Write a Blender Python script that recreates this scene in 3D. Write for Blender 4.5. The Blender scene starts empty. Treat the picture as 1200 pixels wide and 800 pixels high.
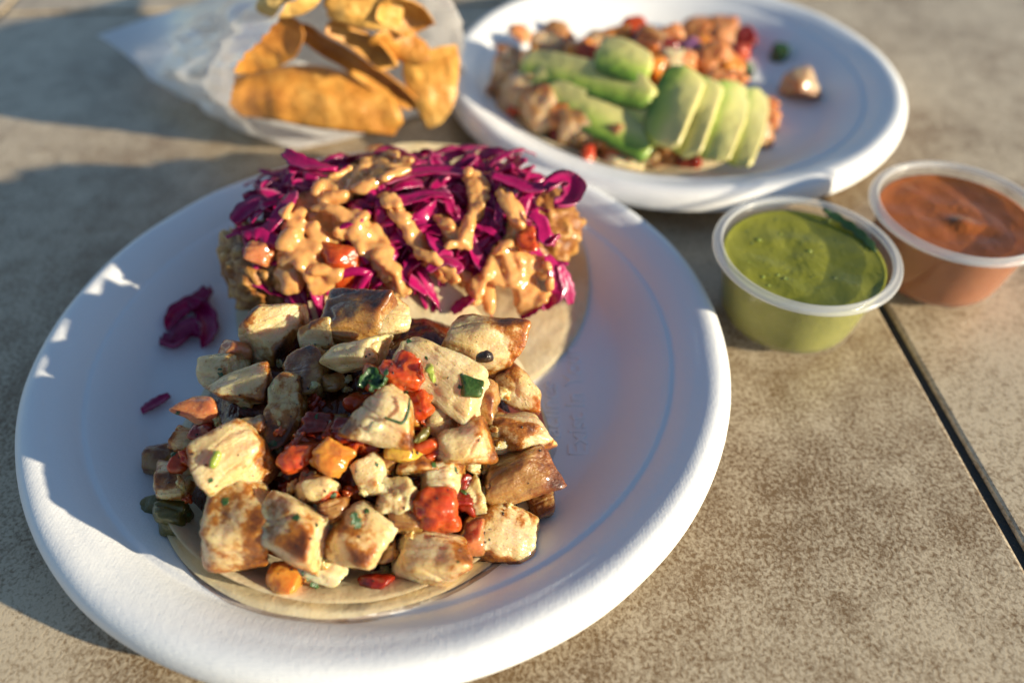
import bpy, math, random
import numpy as np
from mathutils import Vector, Matrix

S = bpy.context.scene
COL = S.collection

# ------------------------------------------------------------------ camera, sky, sun, exposure
F_PX, PITCH, CAM_H = 878.0, math.radians(46.39), 0.198
cam_d = bpy.data.cameras.new('camera')
cam = bpy.data.objects.new('camera', cam_d); COL.objects.link(cam)
cam.location = (0, 0, CAM_H); cam.rotation_euler = (math.pi/2 - PITCH, 0, 0)
cam_d.sensor_width = 36; cam_d.lens = F_PX/1200*36
cam_d.clip_start = 0.01; cam_d.clip_end = 100
cam_d.dof.use_dof = True; cam_d.dof.focus_distance = 0.213; cam_d.dof.aperture_fstop = 4.6
S.camera = cam

SUN_AZ, SUN_EL = math.radians(20), math.radians(14.8)      # from camera right, a little towards the viewer
sun_vec = Vector((math.cos(SUN_AZ)*math.cos(SUN_EL), -math.sin(SUN_AZ)*math.cos(SUN_EL), math.sin(SUN_EL)))
world = bpy.data.worlds.new('World'); S.world = world; world.use_nodes = True
wn = world.node_tree; wn.nodes.clear()
sky = wn.nodes.new('ShaderNodeTexSky'); sky.sky_type = 'NISHITA'; sky.sun_disc = False
sky.ozone_density = 1.8; sky.dust_density = 0.2; sky.sun_elevation = SUN_EL; sky.sun_rotation = math.atan2(sun_vec.x, sun_vec.y)
bg = wn.nodes.new('ShaderNodeBackground'); bg.inputs['Strength'].default_value = 0.085
wo = wn.nodes.new('ShaderNodeOutputWorld')
wn.links.new(sky.outputs[0], bg.inputs[0]); wn.links.new(bg.outputs[0], wo.inputs[0])
sd = bpy.data.lights.new('sun', 'SUN'); sd.energy = 5.0; sd.angle = math.radians(1.0); sd.color = (1.0, 0.88, 0.66)
sun = bpy.data.objects.new('sun', sd); COL.objects.link(sun)
sun.rotation_euler = (-sun_vec).to_track_quat('-Z', 'Y').to_euler()
S.view_settings.view_transform = 'Standard'; S.view_settings.look = 'None'
S.view_settings.exposure = 0.76; S.view_settings.gamma = 1.0; S.view_settings.use_curve_mapping = False

# ------------------------------------------------------------------ maths helpers
RNG = np.random.default_rng(7)
_perm = np.random.default_rng(3).permutation(256); _perm = np.concatenate([_perm, _perm, _perm])
_grad = np.random.default_rng(4).normal(size=(256, 3)); _grad /= np.linalg.norm(_grad, axis=1)[:, None]
def pn(P):
    P = np.asarray(P, float); i = np.floor(P).astype(int); f = P - i; i &= 255
    u = f*f*f*(f*(f*6-15)+10); out = 0
    for dx in (0, 1):
        for dy in (0, 1):
            for dz in (0, 1):
                h = _perm[_perm[_perm[(i[:,0]+dx)] + (i[:,1]+dy)] + (i[:,2]+dz)] & 255
                g = (_grad[h]*(f - np.array([dx, dy, dz]))).sum(1)
                w = (u[:,0] if dx else 1-u[:,0])*(u[:,1] if dy else 1-u[:,1])*(u[:,2] if dz else 1-u[:,2])
                out = out + g*w
    return out*1.6
def fbm(P, o=3):
    a, s = 0, 1.0
    for k in range(o):
        a = a + pn(P*(2**k) + 17.3*k)*s; s *= .5
    return a
def sstep(x, a, b):
    t = np.clip((x-a)/(b-a), 0, 1); return t*t*(3-2*t)
CAM = np.array([0, 0, CAM_H])
RIGHT = np.array([1., 0, 0]); UPV = np.array([0, math.sin(PITCH), math.cos(PITCH)]); FWD = np.array([0, math.cos(PITCH), -math.sin(PITCH)])
def ray(px, py):
    return RIGHT*(px-600)/F_PX + UPV*(400-py)/F_PX + FWD
def at(px, py, z):
    d = ray(px, py); return CAM + d*(z-CAM_H)/d[2]
def hit(px, py, hf, lift=0.0):
    d = ray(px, py); zs = np.linspace(.085, 0, 400)
    P = CAM + d*((zs-CAM_H)/d[2])[:, None]
    h = hf(P[:,0], P[:,1]) + lift
    k = np.argmax(P[:,2] <= h)
    return P[k] if (P[:,2] <= h).any() else P[-1]
def spline(pts, n, closed=False):
    P = np.asarray(pts, float); m = len(P)
    if closed: Q = np.vstack([P[-1:], P, P[:2]]); t = np.linspace(0, m, n, endpoint=False)
    else: Q = np.vstack([2*P[0]-P[1], P, 2*P[-1]-P[-2]]); t = np.linspace(0, m-1, n)
    i = np.clip(np.floor(t).astype(int), 0, len(Q)-4); f = (t-i)[:, None]
    a, b, c, d = Q[i], Q[i+1], Q[i+2], Q[i+3]
    return .5*((2*b) + (c-a)*f + (2*a-5*b+4*c-d)*f**2 + (3*b-a-3*c+d)*f**3)

# ------------------------------------------------------------------ object helpers
def mesh_obj(name, V, Fc, mat, parent=None, attrs=None, smooth=True, loc=None):
    me = bpy.data.meshes.new(name)
    V = np.asarray(V, float)
    if loc is not None: V = V - np.asarray(loc)
    me.from_pydata([tuple(v) for v in V], [], [tuple(int(i) for i in f) for f in Fc])
    if smooth: me.polygons.foreach_set('use_smooth', np.ones(len(me.polygons), bool))
    for k, a in (attrs or {}).items():
        at_ = me.attributes.new(k, 'FLOAT', 'POINT'); at_.data.foreach_set('value', np.asarray(a, np.float32))
    me.update()
    o = bpy.data.objects.new(name, me); COL.objects.link(o)
    if mat: me.materials.append(mat)
    if parent is not None: o.parent = parent
    if loc is not None: o.location = loc
    return o
def tag(o, label=None, cat=None, group=None, kind=None):
    if label: o['label'] = label
    if cat: o['category'] = cat
    if group: o['group'] = group
    if kind: o['kind'] = kind
    return o
def empty(name, loc, label, cat, group=None):
    o = bpy.data.objects.new(name, None); COL.objects.link(o); o.location = loc; o.empty_display_size = .01
    return tag(o, label, cat, group)
def lathe(profile, n=128):
    V, Fc = [], []; m = len(profile)
    th = np.linspace(0, 2*math.pi, n, endpoint=False)
    for r, z in profile:
        V.append(np.stack([r*np.cos(th), r*np.sin(th), np.full(n, z)], 1))
    V = np.vstack(V)
    for k in range(m-1):
        for j in range(n):
            j2 = (j+1) % n; Fc.append((k*n+j, k*n+j2, (k+1)*n+j2, (k+1)*n+j))
    if profile[0][0] > 1e-6: pass
    return V, Fc
_cs = {}
def cubesphere(n):
    if n in _cs: return _cs[n]
    V, Fc, idx = [], [], {}
    def vid(p):
        k = tuple(np.round(p, 6))
        if k not in idx: idx[k] = len(V); V.append(p)
        return idx[k]
    g = np.tan(np.linspace(-1, 1, n+1)*math.pi/4)
    for ax in range(3):
        for s in (-1, 1):
            a, b = (ax+1) % 3, (ax+2) % 3
            ids = [[0]*(n+1) for _ in range(n+1)]
            for i in range(n+1):
                for j in range(n+1):
                    p = np.zeros(3); p[ax] = s; p[a] = g[i]; p[b] = g[j]; ids[i][j] = vid(p)
            for i in range(n):
                for j in range(n):
                    q = (ids[i][j], ids[i+1][j], ids[i+1][j+1], ids[i][j+1]); Fc.append(q if s > 0 else q[::-1])
    V = np.array(V); V /= np.linalg.norm(V, axis=1)[:, None]
    _cs[n] = (V, Fc); return _cs[n]

# ------------------------------------------------------------------ materials
def M(name):
    m = bpy.data.materials.new(name); m.use_nodes = True
    nt = m.node_tree; nt.nodes.clear()
    return m, nt
class N:
    def __init__(s, nt):
        s.nt = nt; s.out = s.new('ShaderNodeOutputMaterial'); s.tc = s.new('ShaderNodeTexCoord'); s.oi = s.new('ShaderNodeObjectInfo')
    def new(s, t): return s.nt.nodes.new(t)
    def lk(s, a, b):
        s.nt.links.new(a, b)
    def val(s, sock, v):
        if hasattr(v, 'is_linked') or isinstance(v, bpy.types.NodeSocket): s.lk(v, sock)
        else: sock.default_value = v
    def noise(s, scale, detail=2, rough=.5, dist=0, stretch=None, rnd=True):
        n = s.new('ShaderNodeTexNoise'); n.noise_dimensions = '4D' if rnd else '3D'
        n.inputs['Scale'].default_value = scale; n.inputs['Detail'].default_value = detail
        n.inputs['Roughness'].default_value = rough; n.inputs['Distortion'].default_value = dist
        v = s.tc.outputs['Object']
        if stretch:
            mp = s.new('ShaderNodeMapping'); mp.inputs['Scale'].default_value = stretch; s.lk(v, mp.inputs[0]); v = mp.outputs[0]
        s.lk(v, n.inputs['Vector'])
        if rnd:
            w = s.math('MULTIPLY', s.oi.outputs['Random'], 40.0); s.lk(w, n.inputs['W'])
        return n.outputs['Fac']
    def math(s, op, a, b=None, clamp=False):
        n = s.new('ShaderNodeMath'); n.operation = op; n.use_clamp = clamp
        s.val(n.inputs[0], a)
        if b is not None: s.val(n.inputs[1], b)
        return n.outputs[0]
    def rng(s, v, a, b, c=0, d=1):
        n = s.new('ShaderNodeMapRange'); n.clamp = True
        s.lk(v, n.inputs[0])
        for i, x in zip((1, 2, 3, 4), (a, b, c, d)): n.inputs[i].default_value = x
        return n.outputs[0]
    def mix(s, f, a, b):
        n = s.new('ShaderNodeMix'); n.data_type = 'RGBA'
        s.val(n.inputs['Factor'], f)
        for k, v in ((6, a), (7, b)):
            if isinstance(v, tuple): n.inputs[k].default_value = (*v, 1) if len(v) == 3 else v
            else: s.lk(v, n.inputs[k])
        return n.outputs[2]
    def ramp(s, f, stops):
        n = s.new('ShaderNodeValToRGB'); s.lk(f, n.inputs[0]); e = n.color_ramp.elements
        e[0].position, e[0].color = stops[0][0], (*stops[0][1], 1)
        e[1].position, e[1].color = stops[-1][0], (*stops[-1][1], 1)
        for p, c in stops[1:-1]:
            x = e.new(p); x.color = (*c, 1)
        return n.outputs[0]
    def attr(s, name):
        n = s.new('ShaderNodeAttribute'); n.attribute_name = name; return n.outputs['Fac']
    def bump(s, h, dist, strength=1.0, prev=None):
        n = s.new('ShaderNodeBump'); n.inputs['Distance'].default_value = dist; n.inputs['Strength'].default_value = strength
        s.lk(h, n.inputs['Height'])
        if prev is not None: s.lk(prev, n.inputs['Normal'])
        return n.outputs[0]
    def bsdf(s, color, rough=.5, normal=None, sss=0, radius=(.003, .0015, .0008), spec=.5, coat=0, alpha=None, trans=0, ior=None, link=True):
        b = s.new('ShaderNodeBsdfPrincipled')
        if isinstance(color, tuple): b.inputs['Base Color'].default_value = (*color, 1)
        else: s.lk(color, b.inputs['Base Color'])
        s.val(b.inputs['Roughness'], rough)
        b.inputs['Specular IOR Level'].default_value = spec
        b.inputs['Coat Weight'].default_value = coat; b.inputs['Coat Roughness'].default_value = .09
        if sss:
            b.inputs['Subsurface Weight'].default_value = sss; b.inputs['Subsurface Radius'].default_value = radius; b.inputs['Subsurface Scale'].default_value = 1.0
        if alpha is not None: s.val(b.inputs['Alpha'], alpha)
        if trans: b.inputs['Transmission Weight'].default_value = trans
        if ior: b.inputs['IOR'].default_value = ior
        if normal is not None: s.lk(normal, b.inputs['Normal'])
        if link: s.lk(b.outputs[0], s.out.inputs[0])
        return b
MAT = {}
def mk(name):
    def deco(fn):
        m, nt = M(name); fn(N(nt)); MAT[name] = m; return fn
    return deco

@mk('tile')
def _(s):
    big = s.noise(14, 3, .55); mid = s.noise(90, 3, .6); fine = s.noise(820, 3, .65, .4)
    t = s.math('ADD', s.math('MULTIPLY', big, .85), s.math('MULTIPLY', mid, .55))
    t = s.math('ADD', t, s.math('MULTIPLY', fine, 1.5))
    f = s.rng(t, 1.24, 1.66)
    warm = s.mix(s.rng(s.noise(9, 2), .35, .65), (.205, .128, .060), (.26, .168, .085))
    c = s.mix(f, warm, (.63, .515, .355))
    c = s.mix(s.rng(s.noise(1500, 2, .6), .66, .74, 0, .35), c, (.62, .57, .48))
    c = s.mix(s.rng(s.noise(240, 2, .5), .70, .76, 0, .5), c, (.15, .085, .04))
    b = s.bump(fine, .00035, .35); b = s.bump(s.noise(60, 2), .0006, .4, b)
    s.bsdf(c, s.rng(fine, .3, .7, .36, .24), b, spec=.5, coat=.12)
@mk('grout')
def _(s):
    n = s.noise(900, 3, .6)
    s.bsdf(s.mix(n, (.012, .016, .015), (.03, .036, .033)), .55, s.bump(n, .0006))
@mk('plate')
def _(s):
    w1 = s.new('ShaderNodeTexWave'); w1.bands_direction = 'X'; w2 = s.new('ShaderNodeTexWave'); w2.bands_direction = 'Y'
    for w in (w1, w2):
        w.inputs['Scale'].default_value = 330; w.inputs['Distortion'].default_value = 1.5; w.inputs['Detail Scale'].default_value = 40
        s.lk(s.tc.outputs['Object'], w.inputs[0])
    weave = s.math('MULTIPLY', w1.outputs['Fac'], w2.outputs['Fac'])
    b = s.bump(weave, .00006, .3); b = s.bump(s.noise(700, 4, .65), .0003, .45, b); b = s.bump(s.noise(45, 2), .0012, .25, b)
    c = s.mix(s.noise(30, 3), (.86, .858, .85), (.89, .888, .88))
    s.bsdf(c, s.rng(s.noise(200, 2), .3, .7, .38, .55), b, spec=.4)
@mk('tortilla')
def _(s):
    n = s.noise(120, 4, .6); m = s.noise(420, 3, .6)
    c = s.mix(s.rng(n, .35, .7), (.76, .64, .42), (.68, .52, .28))
    c = s.mix(s.rng(m, .62, .75, 0, .4), c, (.40, .24, .09)); c = s.mix(s.rng(s.noise(75, 3, .6), .60, .72, 0, .7), c, (.36, .17, .045))
    h = s.math('ADD', n, s.math('MULTIPLY', m, .5))
    s.bsdf(c, .5, s.bump(h, .0007, .6), sss=.15)
def chicken(name, pale, pale2, gold, brown, dark, coat=.25):
    @mk(name)
    def _(s):
        n1 = s.noise(110, 3, .55); n2 = s.noise(420, 4, .6); n3 = s.noise(1500, 2, .5)
        fib = s.noise(260, 3, .6, .5, (1, 5, 5))
        base = s.mix(s.rng(n1, .3, .7), pale, pale2)
        base = s.mix(s.rng(fib, .56, .7, 0, .22), base, gold)
        f = s.math('ADD', s.attr('m'), s.math('MULTIPLY', s.math('SUBTRACT', n2, .5), 1.1))
        f = s.math('ADD', f, s.math('MULTIPLY', s.math('SUBTRACT', s.noise(90, 3, .6), .5), 1.0), True)
        seared = s.rng(f, .22, .45)
        c = s.mix(seared, base, s.ramp(f, [(.2, pale2), (.45, gold), (.72, brown), (1, dark)]))
        c = s.mix(s.rng(n3, .665, .70, 0, .85), c, (.10, .035, .012))
        h = s.math('ADD', s.math('MULTIPLY', n2, .8), s.math('MULTIPLY', fib, .9))
        b = s.bump(h, .0009, .7); b = s.bump(n3, .0003, .6, b)
        s.bsdf(c, s.rng(n2, .3, .7, .2, .42), b, sss=.6, radius=(.009, .0038, .0011), spec=.4, coat=coat*1.9)
chicken('chicken', (.76, .585, .34), (.63, .42, .155), (.42, .15, .018), (.17, .05, .009), (.045, .014, .006))
chicken('chicken_seared', (.46, .26, .08), (.36, .155, .032), (.27, .09, .012), (.15, .045, .009), (.03, .01, .005), .5)
chicken('shrimp', (.66, .31, .12), (.58, .20, .06), (.56, .18, .03), (.30, .08, .02), (.07, .02, .01), .1)
chicken('pale_fish', (.62, .45, .27), (.52, .31, .14), (.48, .22, .06), (.25, .09, .03), (.06, .02, .01), .3)
def wet(name, c1, c2, c3, rough=.18, sss=.35, scale=160, bump=.0008):
    @mk(name)
    def _(s):
        n = s.noise(scale, 3, .6); n2 = s.noise(scale*4, 3, .6)
        c = s.mix(s.rng(n, .3, .7), c1, c2); c = s.mix(s.rng(n2, .55, .75, 0, .6), c, c3)
        b = s.bump(s.math('ADD', n, s.math('MULTIPLY', n2, .4)), bump, .8)
        s.bsdf(c, rough, b, sss=min(.7, sss*1.7), radius=(.008, .0020, .0007), coat=.35)
wet('tomato', (.46, .038, .009), (.53, .095, .014), (.55, .15, .03))
wet('tomato_orange', (.62, .20, .025), (.66, .27, .04), (.55, .12, .02))
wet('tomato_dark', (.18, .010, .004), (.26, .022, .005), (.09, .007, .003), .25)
wet('tomato_salmon', (.52, .20, .08), (.48, .15, .05), (.60, .30, .14))
wet('onion', (.70, .58, .36), (.62, .47, .24), (.74, .66, .5), .2, .3)
wet('yellow_pepper', (.62, .30, .03), (.66, .38, .06), (.6, .24, .03))
wet('salsa_bed', (.06, .010, .002), (.14, .022, .003), (.025, .005, .0015), .25, .0, 150, .002)  # salsa red, darkened further to put the shade of the gaps into the colour
wet('jalapeno', (.03, .075, .012), (.055, .11, .02), (.12, .17, .05), .15, .1, 300, .0006)
wet('jalapeno_olive', (.15, .115, .02), (.085, .08, .010), (.2, .15, .04), .3, .1, 250)
wet('cilantro', (.018, .06, .012), (.035, .10, .02), (.07, .14, .03), .35, 0, 500, .0006)
wet('stem', (.22, .30, .03), (.30, .36, .05), (.36, .40, .09), .35, .1, 400, .0004)
wet('char', (.015, .010, .007), (.04, .018, .01), (.01, .008, .006), .3, 0, 500)
wet('crema', (.66, .305, .095), (.70, .35, .12), (.56, .20, .045), .14, .25, 120, .0002)
wet('red_onion', (.30, .10, .22), (.40, .2, .3), (.2, .05, .12))
wet('juice', (.30, .14, .04), (.24, .10, .025), (.35, .18, .06), .1, 0, 200, .0003)
@mk('cabbage')
def _(s):
    n = s.noise(180, 3, .6); m = s.attr('m')
    c = s.mix(s.rng(n, .3, .7), (.64, .014, .17), (.38, .006, .105))
    c = s.mix(s.math('MULTIPLY', s.rng(m, .5, 1.0), s.rng(s.noise(70, 2), .46, .66)), c, (.62, .22, .36))
    b = s.bump(n, .0008, .6)
    p = s.bsdf(c, .25, b, coat=.3, link=False)
    t = s.new('ShaderNodeBsdfTranslucent'); s.lk(c, t.inputs[0])
    mx = s.new('ShaderNodeMixShader'); mx.inputs[0].default_value = .36
    s.lk(p.outputs[0], mx.inputs[1]); s.lk(t.outputs[0], mx.inputs[2]); s.lk(mx.outputs[0], s.out.inputs[0])
@mk('batter')
def _(s):
    n = s.noise(260, 4, .65); m = s.attr('m')
    f = s.math('ADD', s.math('MULTIPLY', m, .7), s.math('MULTIPLY', n, .5))
    c = s.ramp(f, [(.2, (.14, .042, .009)), (.5, (.32, .118, .022)), (.8, (.52, .26, .062))])
    s.bsdf(c, .4, s.bump(n, .0016, .9), coat=.15)
@mk('avocado')
def _(s):
    n = s.noise(70, 3, .55)
    f = s.math('ADD', s.attr('m'), s.math('MULTIPLY', s.math('SUBTRACT', n, .5), .35))
    c = s.ramp(f, [(0, (.035, .085, .010)), (.14, (.14, .26, .03)), (.36, (.40, .50, .09)), (.62, (.64, .60, .20)), (1, (.62, .55, .22))])
    s.bsdf(c, .32, s.bump(s.noise(200, 3), .001, .5), sss=.2, coat=.15)
@mk('chip')
def _(s):
    n = s.noise(70, 4, .65); m = s.noise(380, 4, .7); n = s.math('ADD', n, s.math('MULTIPLY', s.math('SUBTRACT', s.oi.outputs['Random'], .6), .36))
    c = s.ramp(s.math('ADD', s.math('MULTIPLY', n, .75), s.math('MULTIPLY', m, .35)), [(.28, (.34, .12, .018)), (.46, (.54, .24, .042)), (.62, (.66, .37, .09)), (.8, (.72, .48, .17))])
    s.bsdf(c, .42, s.bump(s.math('ADD', n, s.math('MULTIPLY', m, .6)), .0014, .7), spec=.45)
@mk('paper')
def _(s):
    n = s.noise(40, 4, .6, 1.0); n2 = s.noise(14, 3, .5, .8)
    h = s.math('ADD', n, s.math('MULTIPLY', n2, 1.5)); b = s.bump(h, .004, .45)
    p = s.bsdf((.92, .918, .915), .35, b, coat=.6, link=False)
    t = s.new('ShaderNodeBsdfTranslucent'); t.inputs[0].default_value = (.90, .87, .84, 1); s.lk(b, t.inputs['Normal'])
    mx = s.new('ShaderNodeMixShader'); mx.inputs[0].default_value = .24
    s.lk(p.outputs[0], mx.inputs[1]); s.lk(t.outputs[0], mx.inputs[2]); s.lk(mx.outputs[0], s.out.inputs[0])
def plastic(name, alpha):
    @mk(name)
    def _(s):
        n = s.noise(80, 2)
        s.bsdf((.86, .86, .85), .22, s.bump(n, .0003, .3), alpha=alpha, spec=.6)
plastic('cup_plastic', .045); plastic('cup_rim', .32)
@mk('salsa_verde')
def _(s):
    n = s.noise(110, 4, .6); n2 = s.noise(700, 3, .6); n3 = s.noise(900, 2)
    c = s.mix(s.rng(n, .3, .7), (.21, .215, .016), (.28, .275, .032))
    c = s.mix(s.rng(n2, .66, .74, 0, .7), c, (.40, .40, .14)); c = s.mix(s.rng(n3, .70, .76, 0, .8), c, (.03, .05, .01))
    h = s.math('ADD', n, s.math('MULTIPLY', n2, .25))
    s.bsdf(c, .09, s.bump(h, .0009, .6), sss=.2, radius=(.003, .003, .001))
@mk('salsa_roja')
def _(s):
    n = s.noise(90, 4, .6); n2 = s.noise(800, 3, .6)
    c = s.mix(s.rng(n, .3, .7), (.31, .082, .012), (.37, .11, .02)); c = s.mix(s.rng(n2, .68, .76, 0, .5), c, (.5, .25, .1))
    s.bsdf(c, .11, s.bump(s.math('ADD', n, s.math('MULTIPLY', n2, .15)), .0006, .5), sss=.2)

# ------------------------------------------------------------------ the tiled table
G_ANG = math.atan2(-.0088, .174)                       # the grout runs almost straight away from the viewer
TS, GW = .4475, .0038
ca, sa = math.cos(-G_ANG), math.sin(-G_ANG)
def tw(u, v):                                           # tile grid -> world
    ex = np.array([ca, sa]); ey = np.array([-sa, ca])
    return np.array([.1425, .192]) + ex*u + ey*v
table = mesh_obj('table', [(*tw(-2.4, -1.2), -.03), (*tw(1.6, -1.2), -.03), (*tw(1.6, 1.5), -.03), (*tw(-2.4, 1.5), -.03),
                           (*tw(-2.4, -1.2), -.0017), (*tw(1.6, -1.2), -.0017), (*tw(1.6, 1.5), -.0017), (*tw(-2.4, 1.5), -.0017)],
                 [(0, 3, 2, 1), (4, 5, 6, 7), (0, 1, 5, 4), (1, 2, 6, 5), (2, 3, 7, 6), (3, 0, 4, 7)], MAT['grout'], smooth=False)
tag(table, 'table top of beige mottled ceramic tiles with dark grout', kind='structure')
def tile_mesh():
    h = (TS-GW)/2; b = .0012; n = 24
    V, Fc = [], []
    def ring(d, z):
        s = h-d; e = np.linspace(-s, s, n+1)[:-1]
        P = [(x, -s, z) for x in e]+[(s, y, z) for y in e]+[(-x, s, z) for x in e]+[(-s, -y, z) for y in e]
        return P
    for d, z in ((0, -.008), (0, -.0012), (.0003, -.0004), (.0012, 0)): V += ring(d, z)
    V = np.array(V); m = 4*n
    w = fbm(V*np.array([140, 140, 1]), 2)*.00022
    V[:, :2] *= (1 + w[:, None]/h)
    for k in range(3):
        for j in range(m): Fc.append((k*m+j, k*m+(j+1) % m, (k+1)*m+(j+1) % m, (k+1)*m+j))
    Fc.append(tuple(range(3*m, 4*m)))
    me = bpy.data.meshes.new('tile'); me.from_pydata([tuple(v) for v in V], [], Fc); me.materials.append(MAT['tile']); return me
tm = tile_mesh()
V0 = .302                                               # transverse joint, far side
for i in (-3, -2, -1, 0, 1):
    for j in (-2, -1, 0, 1):
        c = tw((i+.5)*TS, V0 + (j+.5)*TS)
        o = bpy.data.objects.new('tile', tm); COL.objects.link(o); o.parent = table
        o.location = (c[0], c[1], 0); o.rotation_euler = (0, 0, -G_ANG + math.pi/2*((i*3+j*5) % 4))

# ------------------------------------------------------------------ plates
PR = [(0, .0030), (.035, .0030), (.066, .0030), (.0745, .0031), (.0785, .0036), (.0812, .0047), (.0850, .0073), (.0890, .0098), (.0925, .0117), (.0948, .0129),
      (.0957, .0131), (.0964, .0128), (.0971, .0130), (.0980, .0138), (.1000, .0151), (.1020, .0161), (.1036, .0168), (.1046, .0170), (.1056, .0174), (.1075, .0180), (.1095, .0183),
      (.1112, .0181), (.1127, .0174), (.1139, .0162), (.1146, .0145), (.1150, .0125), (.1152, .0103), (.1149, .0098), (.1143, .0100),
      (.1138, .0130), (.1128, .0152), (.1105, .0165), (.1075, .0163), (.1040, .0150), (.1000, .0132), (.0940, .0100), (.0880, .0065), (.0830, .0030), (.0800, .0012), (.0740, .0006), (0, .0006)]
PRa = np.array(PR[:27])
def plate_z(d): return np.interp(d, PRa[:,0], PRa[:,1])
C1, C2 = np.array([-.0426, .176]), np.array([.0812, .3674])
def make_plate(c, label, seed):
    V, Fc = lathe(PR, 224)
    rr = np.hypot(V[:,0], V[:,1]); k = sstep(rr, .07, .115)
    V[:,2] += k*fbm(V*np.array([22, 22, 0])+seed, 2)*.0007
    sc = 1 + k*fbm(V*np.array([14, 14, 0])+seed+9, 2)*.004
    V[:,:2] *= sc[:, None]
    o = mesh_obj('paper_plate', V, Fc, MAT['plate']); o.location = (c[0], c[1], .0002)
    tag(o, label, 'plate', 'white moulded fibre plates'); return o
plate1 = make_plate(C1, 'large white fibre plate in front holding the chicken taco and fish taco', 0)
plate2 = make_plate(C2, 'white fibre plate behind holding the avocado topped taco', 50)
def emboss(txt, px, py, size, parent):
    cu = bpy.data.curves.new('embossed_text', 'FONT'); cu.body = txt; cu.size = size; cu.extrude = .00030; cu.bevel_depth = .0001; cu.bevel_resolution = 1
    tmp = bpy.data.objects.new('tmp', cu); COL.objects.link(tmp)
    dg = bpy.context.evaluated_depsgraph_get(); me = bpy.data.meshes.new_from_object(tmp.evaluated_get(dg))
    bpy.data.objects.remove(tmp); me.materials.clear(); me.materials.append(MAT['plate'])
    o = bpy.data.objects.new('embossed_text', me); COL.objects.link(o); o.parent = parent
    p = at(px, py, .003); o.location = (p[0]-C1[0], p[1]-C1[1], .00305); o.rotation_euler = (0, 0, math.pi/2)
    o['label'] = 'raised lettering reading ' + txt
emboss('Exist In Your', 689, 535, .0088, plate1)
emboss('aclines', 656, 513, .0088, plate1)

# ------------------------------------------------------------------ tortillas
def tortilla(label, c, r, zf, seed, group, th=.0019, jag=.004, nr=46, nt=150):
    V, Fc = [], []
    rho = np.concatenate([np.linspace(0, .9, nr-8), np.linspace(.915, 1, 8)])
    th_ = np.linspace(0, 2*math.pi, nt, endpoint=False)
    edge = 1 + fbm(np.stack([np.cos(th_)*1.6+seed, np.sin(th_)*1.6, np.zeros(nt)], 1), 4)*jag*10*.35
    layers = []
    for side in (1, -1):
        for q in rho:
            x = c[0]+r*q*edge*np.cos(th_); y = c[1]+r*q*edge*np.sin(th_)
            z = zf(x, y) + fbm(np.stack([x, y, 0*x], 1)*28+seed, 2)*.0009 + fbm(np.stack([x, y, 0*x], 1)*260+seed, 2)*.00025
            t = th*.5*math.sqrt(max(0, 1-q**16))
            layers.append(np.stack([x, y, z+side*t], 1))
    V = np.vstack(layers); K = len(rho)
    for s in (0, 1):
        for k in range(K-1):
            for j in range(nt):
                j2 = (j+1) % nt; a = (s*K+k)*nt
                f = (a+j, a+nt+j, a+nt+j2, a+j2); Fc.append(f if s == 0 else f[::-1])
    a, b = (K-1)*nt, (2*K-1)*nt
    for j in range(nt): Fc.append((a+j, b+j, b+(j+1) % nt, a+(j+1) % nt))
    o = mesh_obj('corn_tortilla', V, Fc, MAT['tortilla'], loc=(c[0], c[1], 0.005))
    return tag(o, label, 'tortilla', group)
def p1z(x, y): return plate_z(np.hypot(x-C1[0], y-C1[1]))
def p2z(x, y): return plate_z(np.hypot(x-C2[0], y-C2[1]))
TC, TF, TA = np.array([-.0475, .1400]), np.array([-.0375, .2160]), np.array([.060, .3520])
def zfish(x, y): return p1z(x, y) + .0014 + .006*sstep(y, .262, .288)
def zc_low(x, y): return np.maximum(p1z(x, y)+.0013, .0022 + .0068*sstep(y, .150, .170)) + .010*sstep(y, .172, .2)
def zc_top(x, y): return zc_low(x, y) + .0021 + .006*sstep(np.hypot(x-TC[0], y-TC[1]), .046, .064)*sstep(y, .12, .10)*sstep(-x, .03, .09)+.010*sstep(y, .176, .205)
tortilla('corn tortilla under the fried fish and purple cabbage', TF, .0670, zfish, 3, 'tortillas', jag=.001)
tortilla('lower of the two tortillas under the chicken taco', TC+np.array([.0005, -.0016]), .0592, zc_low, 11, 'tortillas', jag=.002)
tortilla('upper of the two tortillas under the chicken, its far edge curled up', TC, .0580, zc_top, 23, 'tortillas', jag=.002)
tortilla('corn tortilla under the avocado slices on the rear plate', TA, .066, lambda x, y: p2z(x, y)+.0014, 31, 'tortillas', jag=.0015)

@mk('juice_film')
def _(s):
    n = s.noise(120, 3, .6)
    s.bsdf(s.mix(n, (.42, .22, .07), (.30, .13, .035)), .12, s.bump(n, .0004, .5), alpha=s.rng(n, .3, .7, .12, .4), spec=.5)
jf = tortilla('thin film of brown juice seeping from under the chicken taco', TC+np.array([.0012, -.0012]), .0608, lambda x, y: p1z(x, y)+.0005, 47, 'tortillas', th=.0006, jag=.006)
jf.name = 'juice_film'; jf.data.materials[0] = MAT['juice_film']; jf['category'] = 'juice'; del jf['group']
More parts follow.
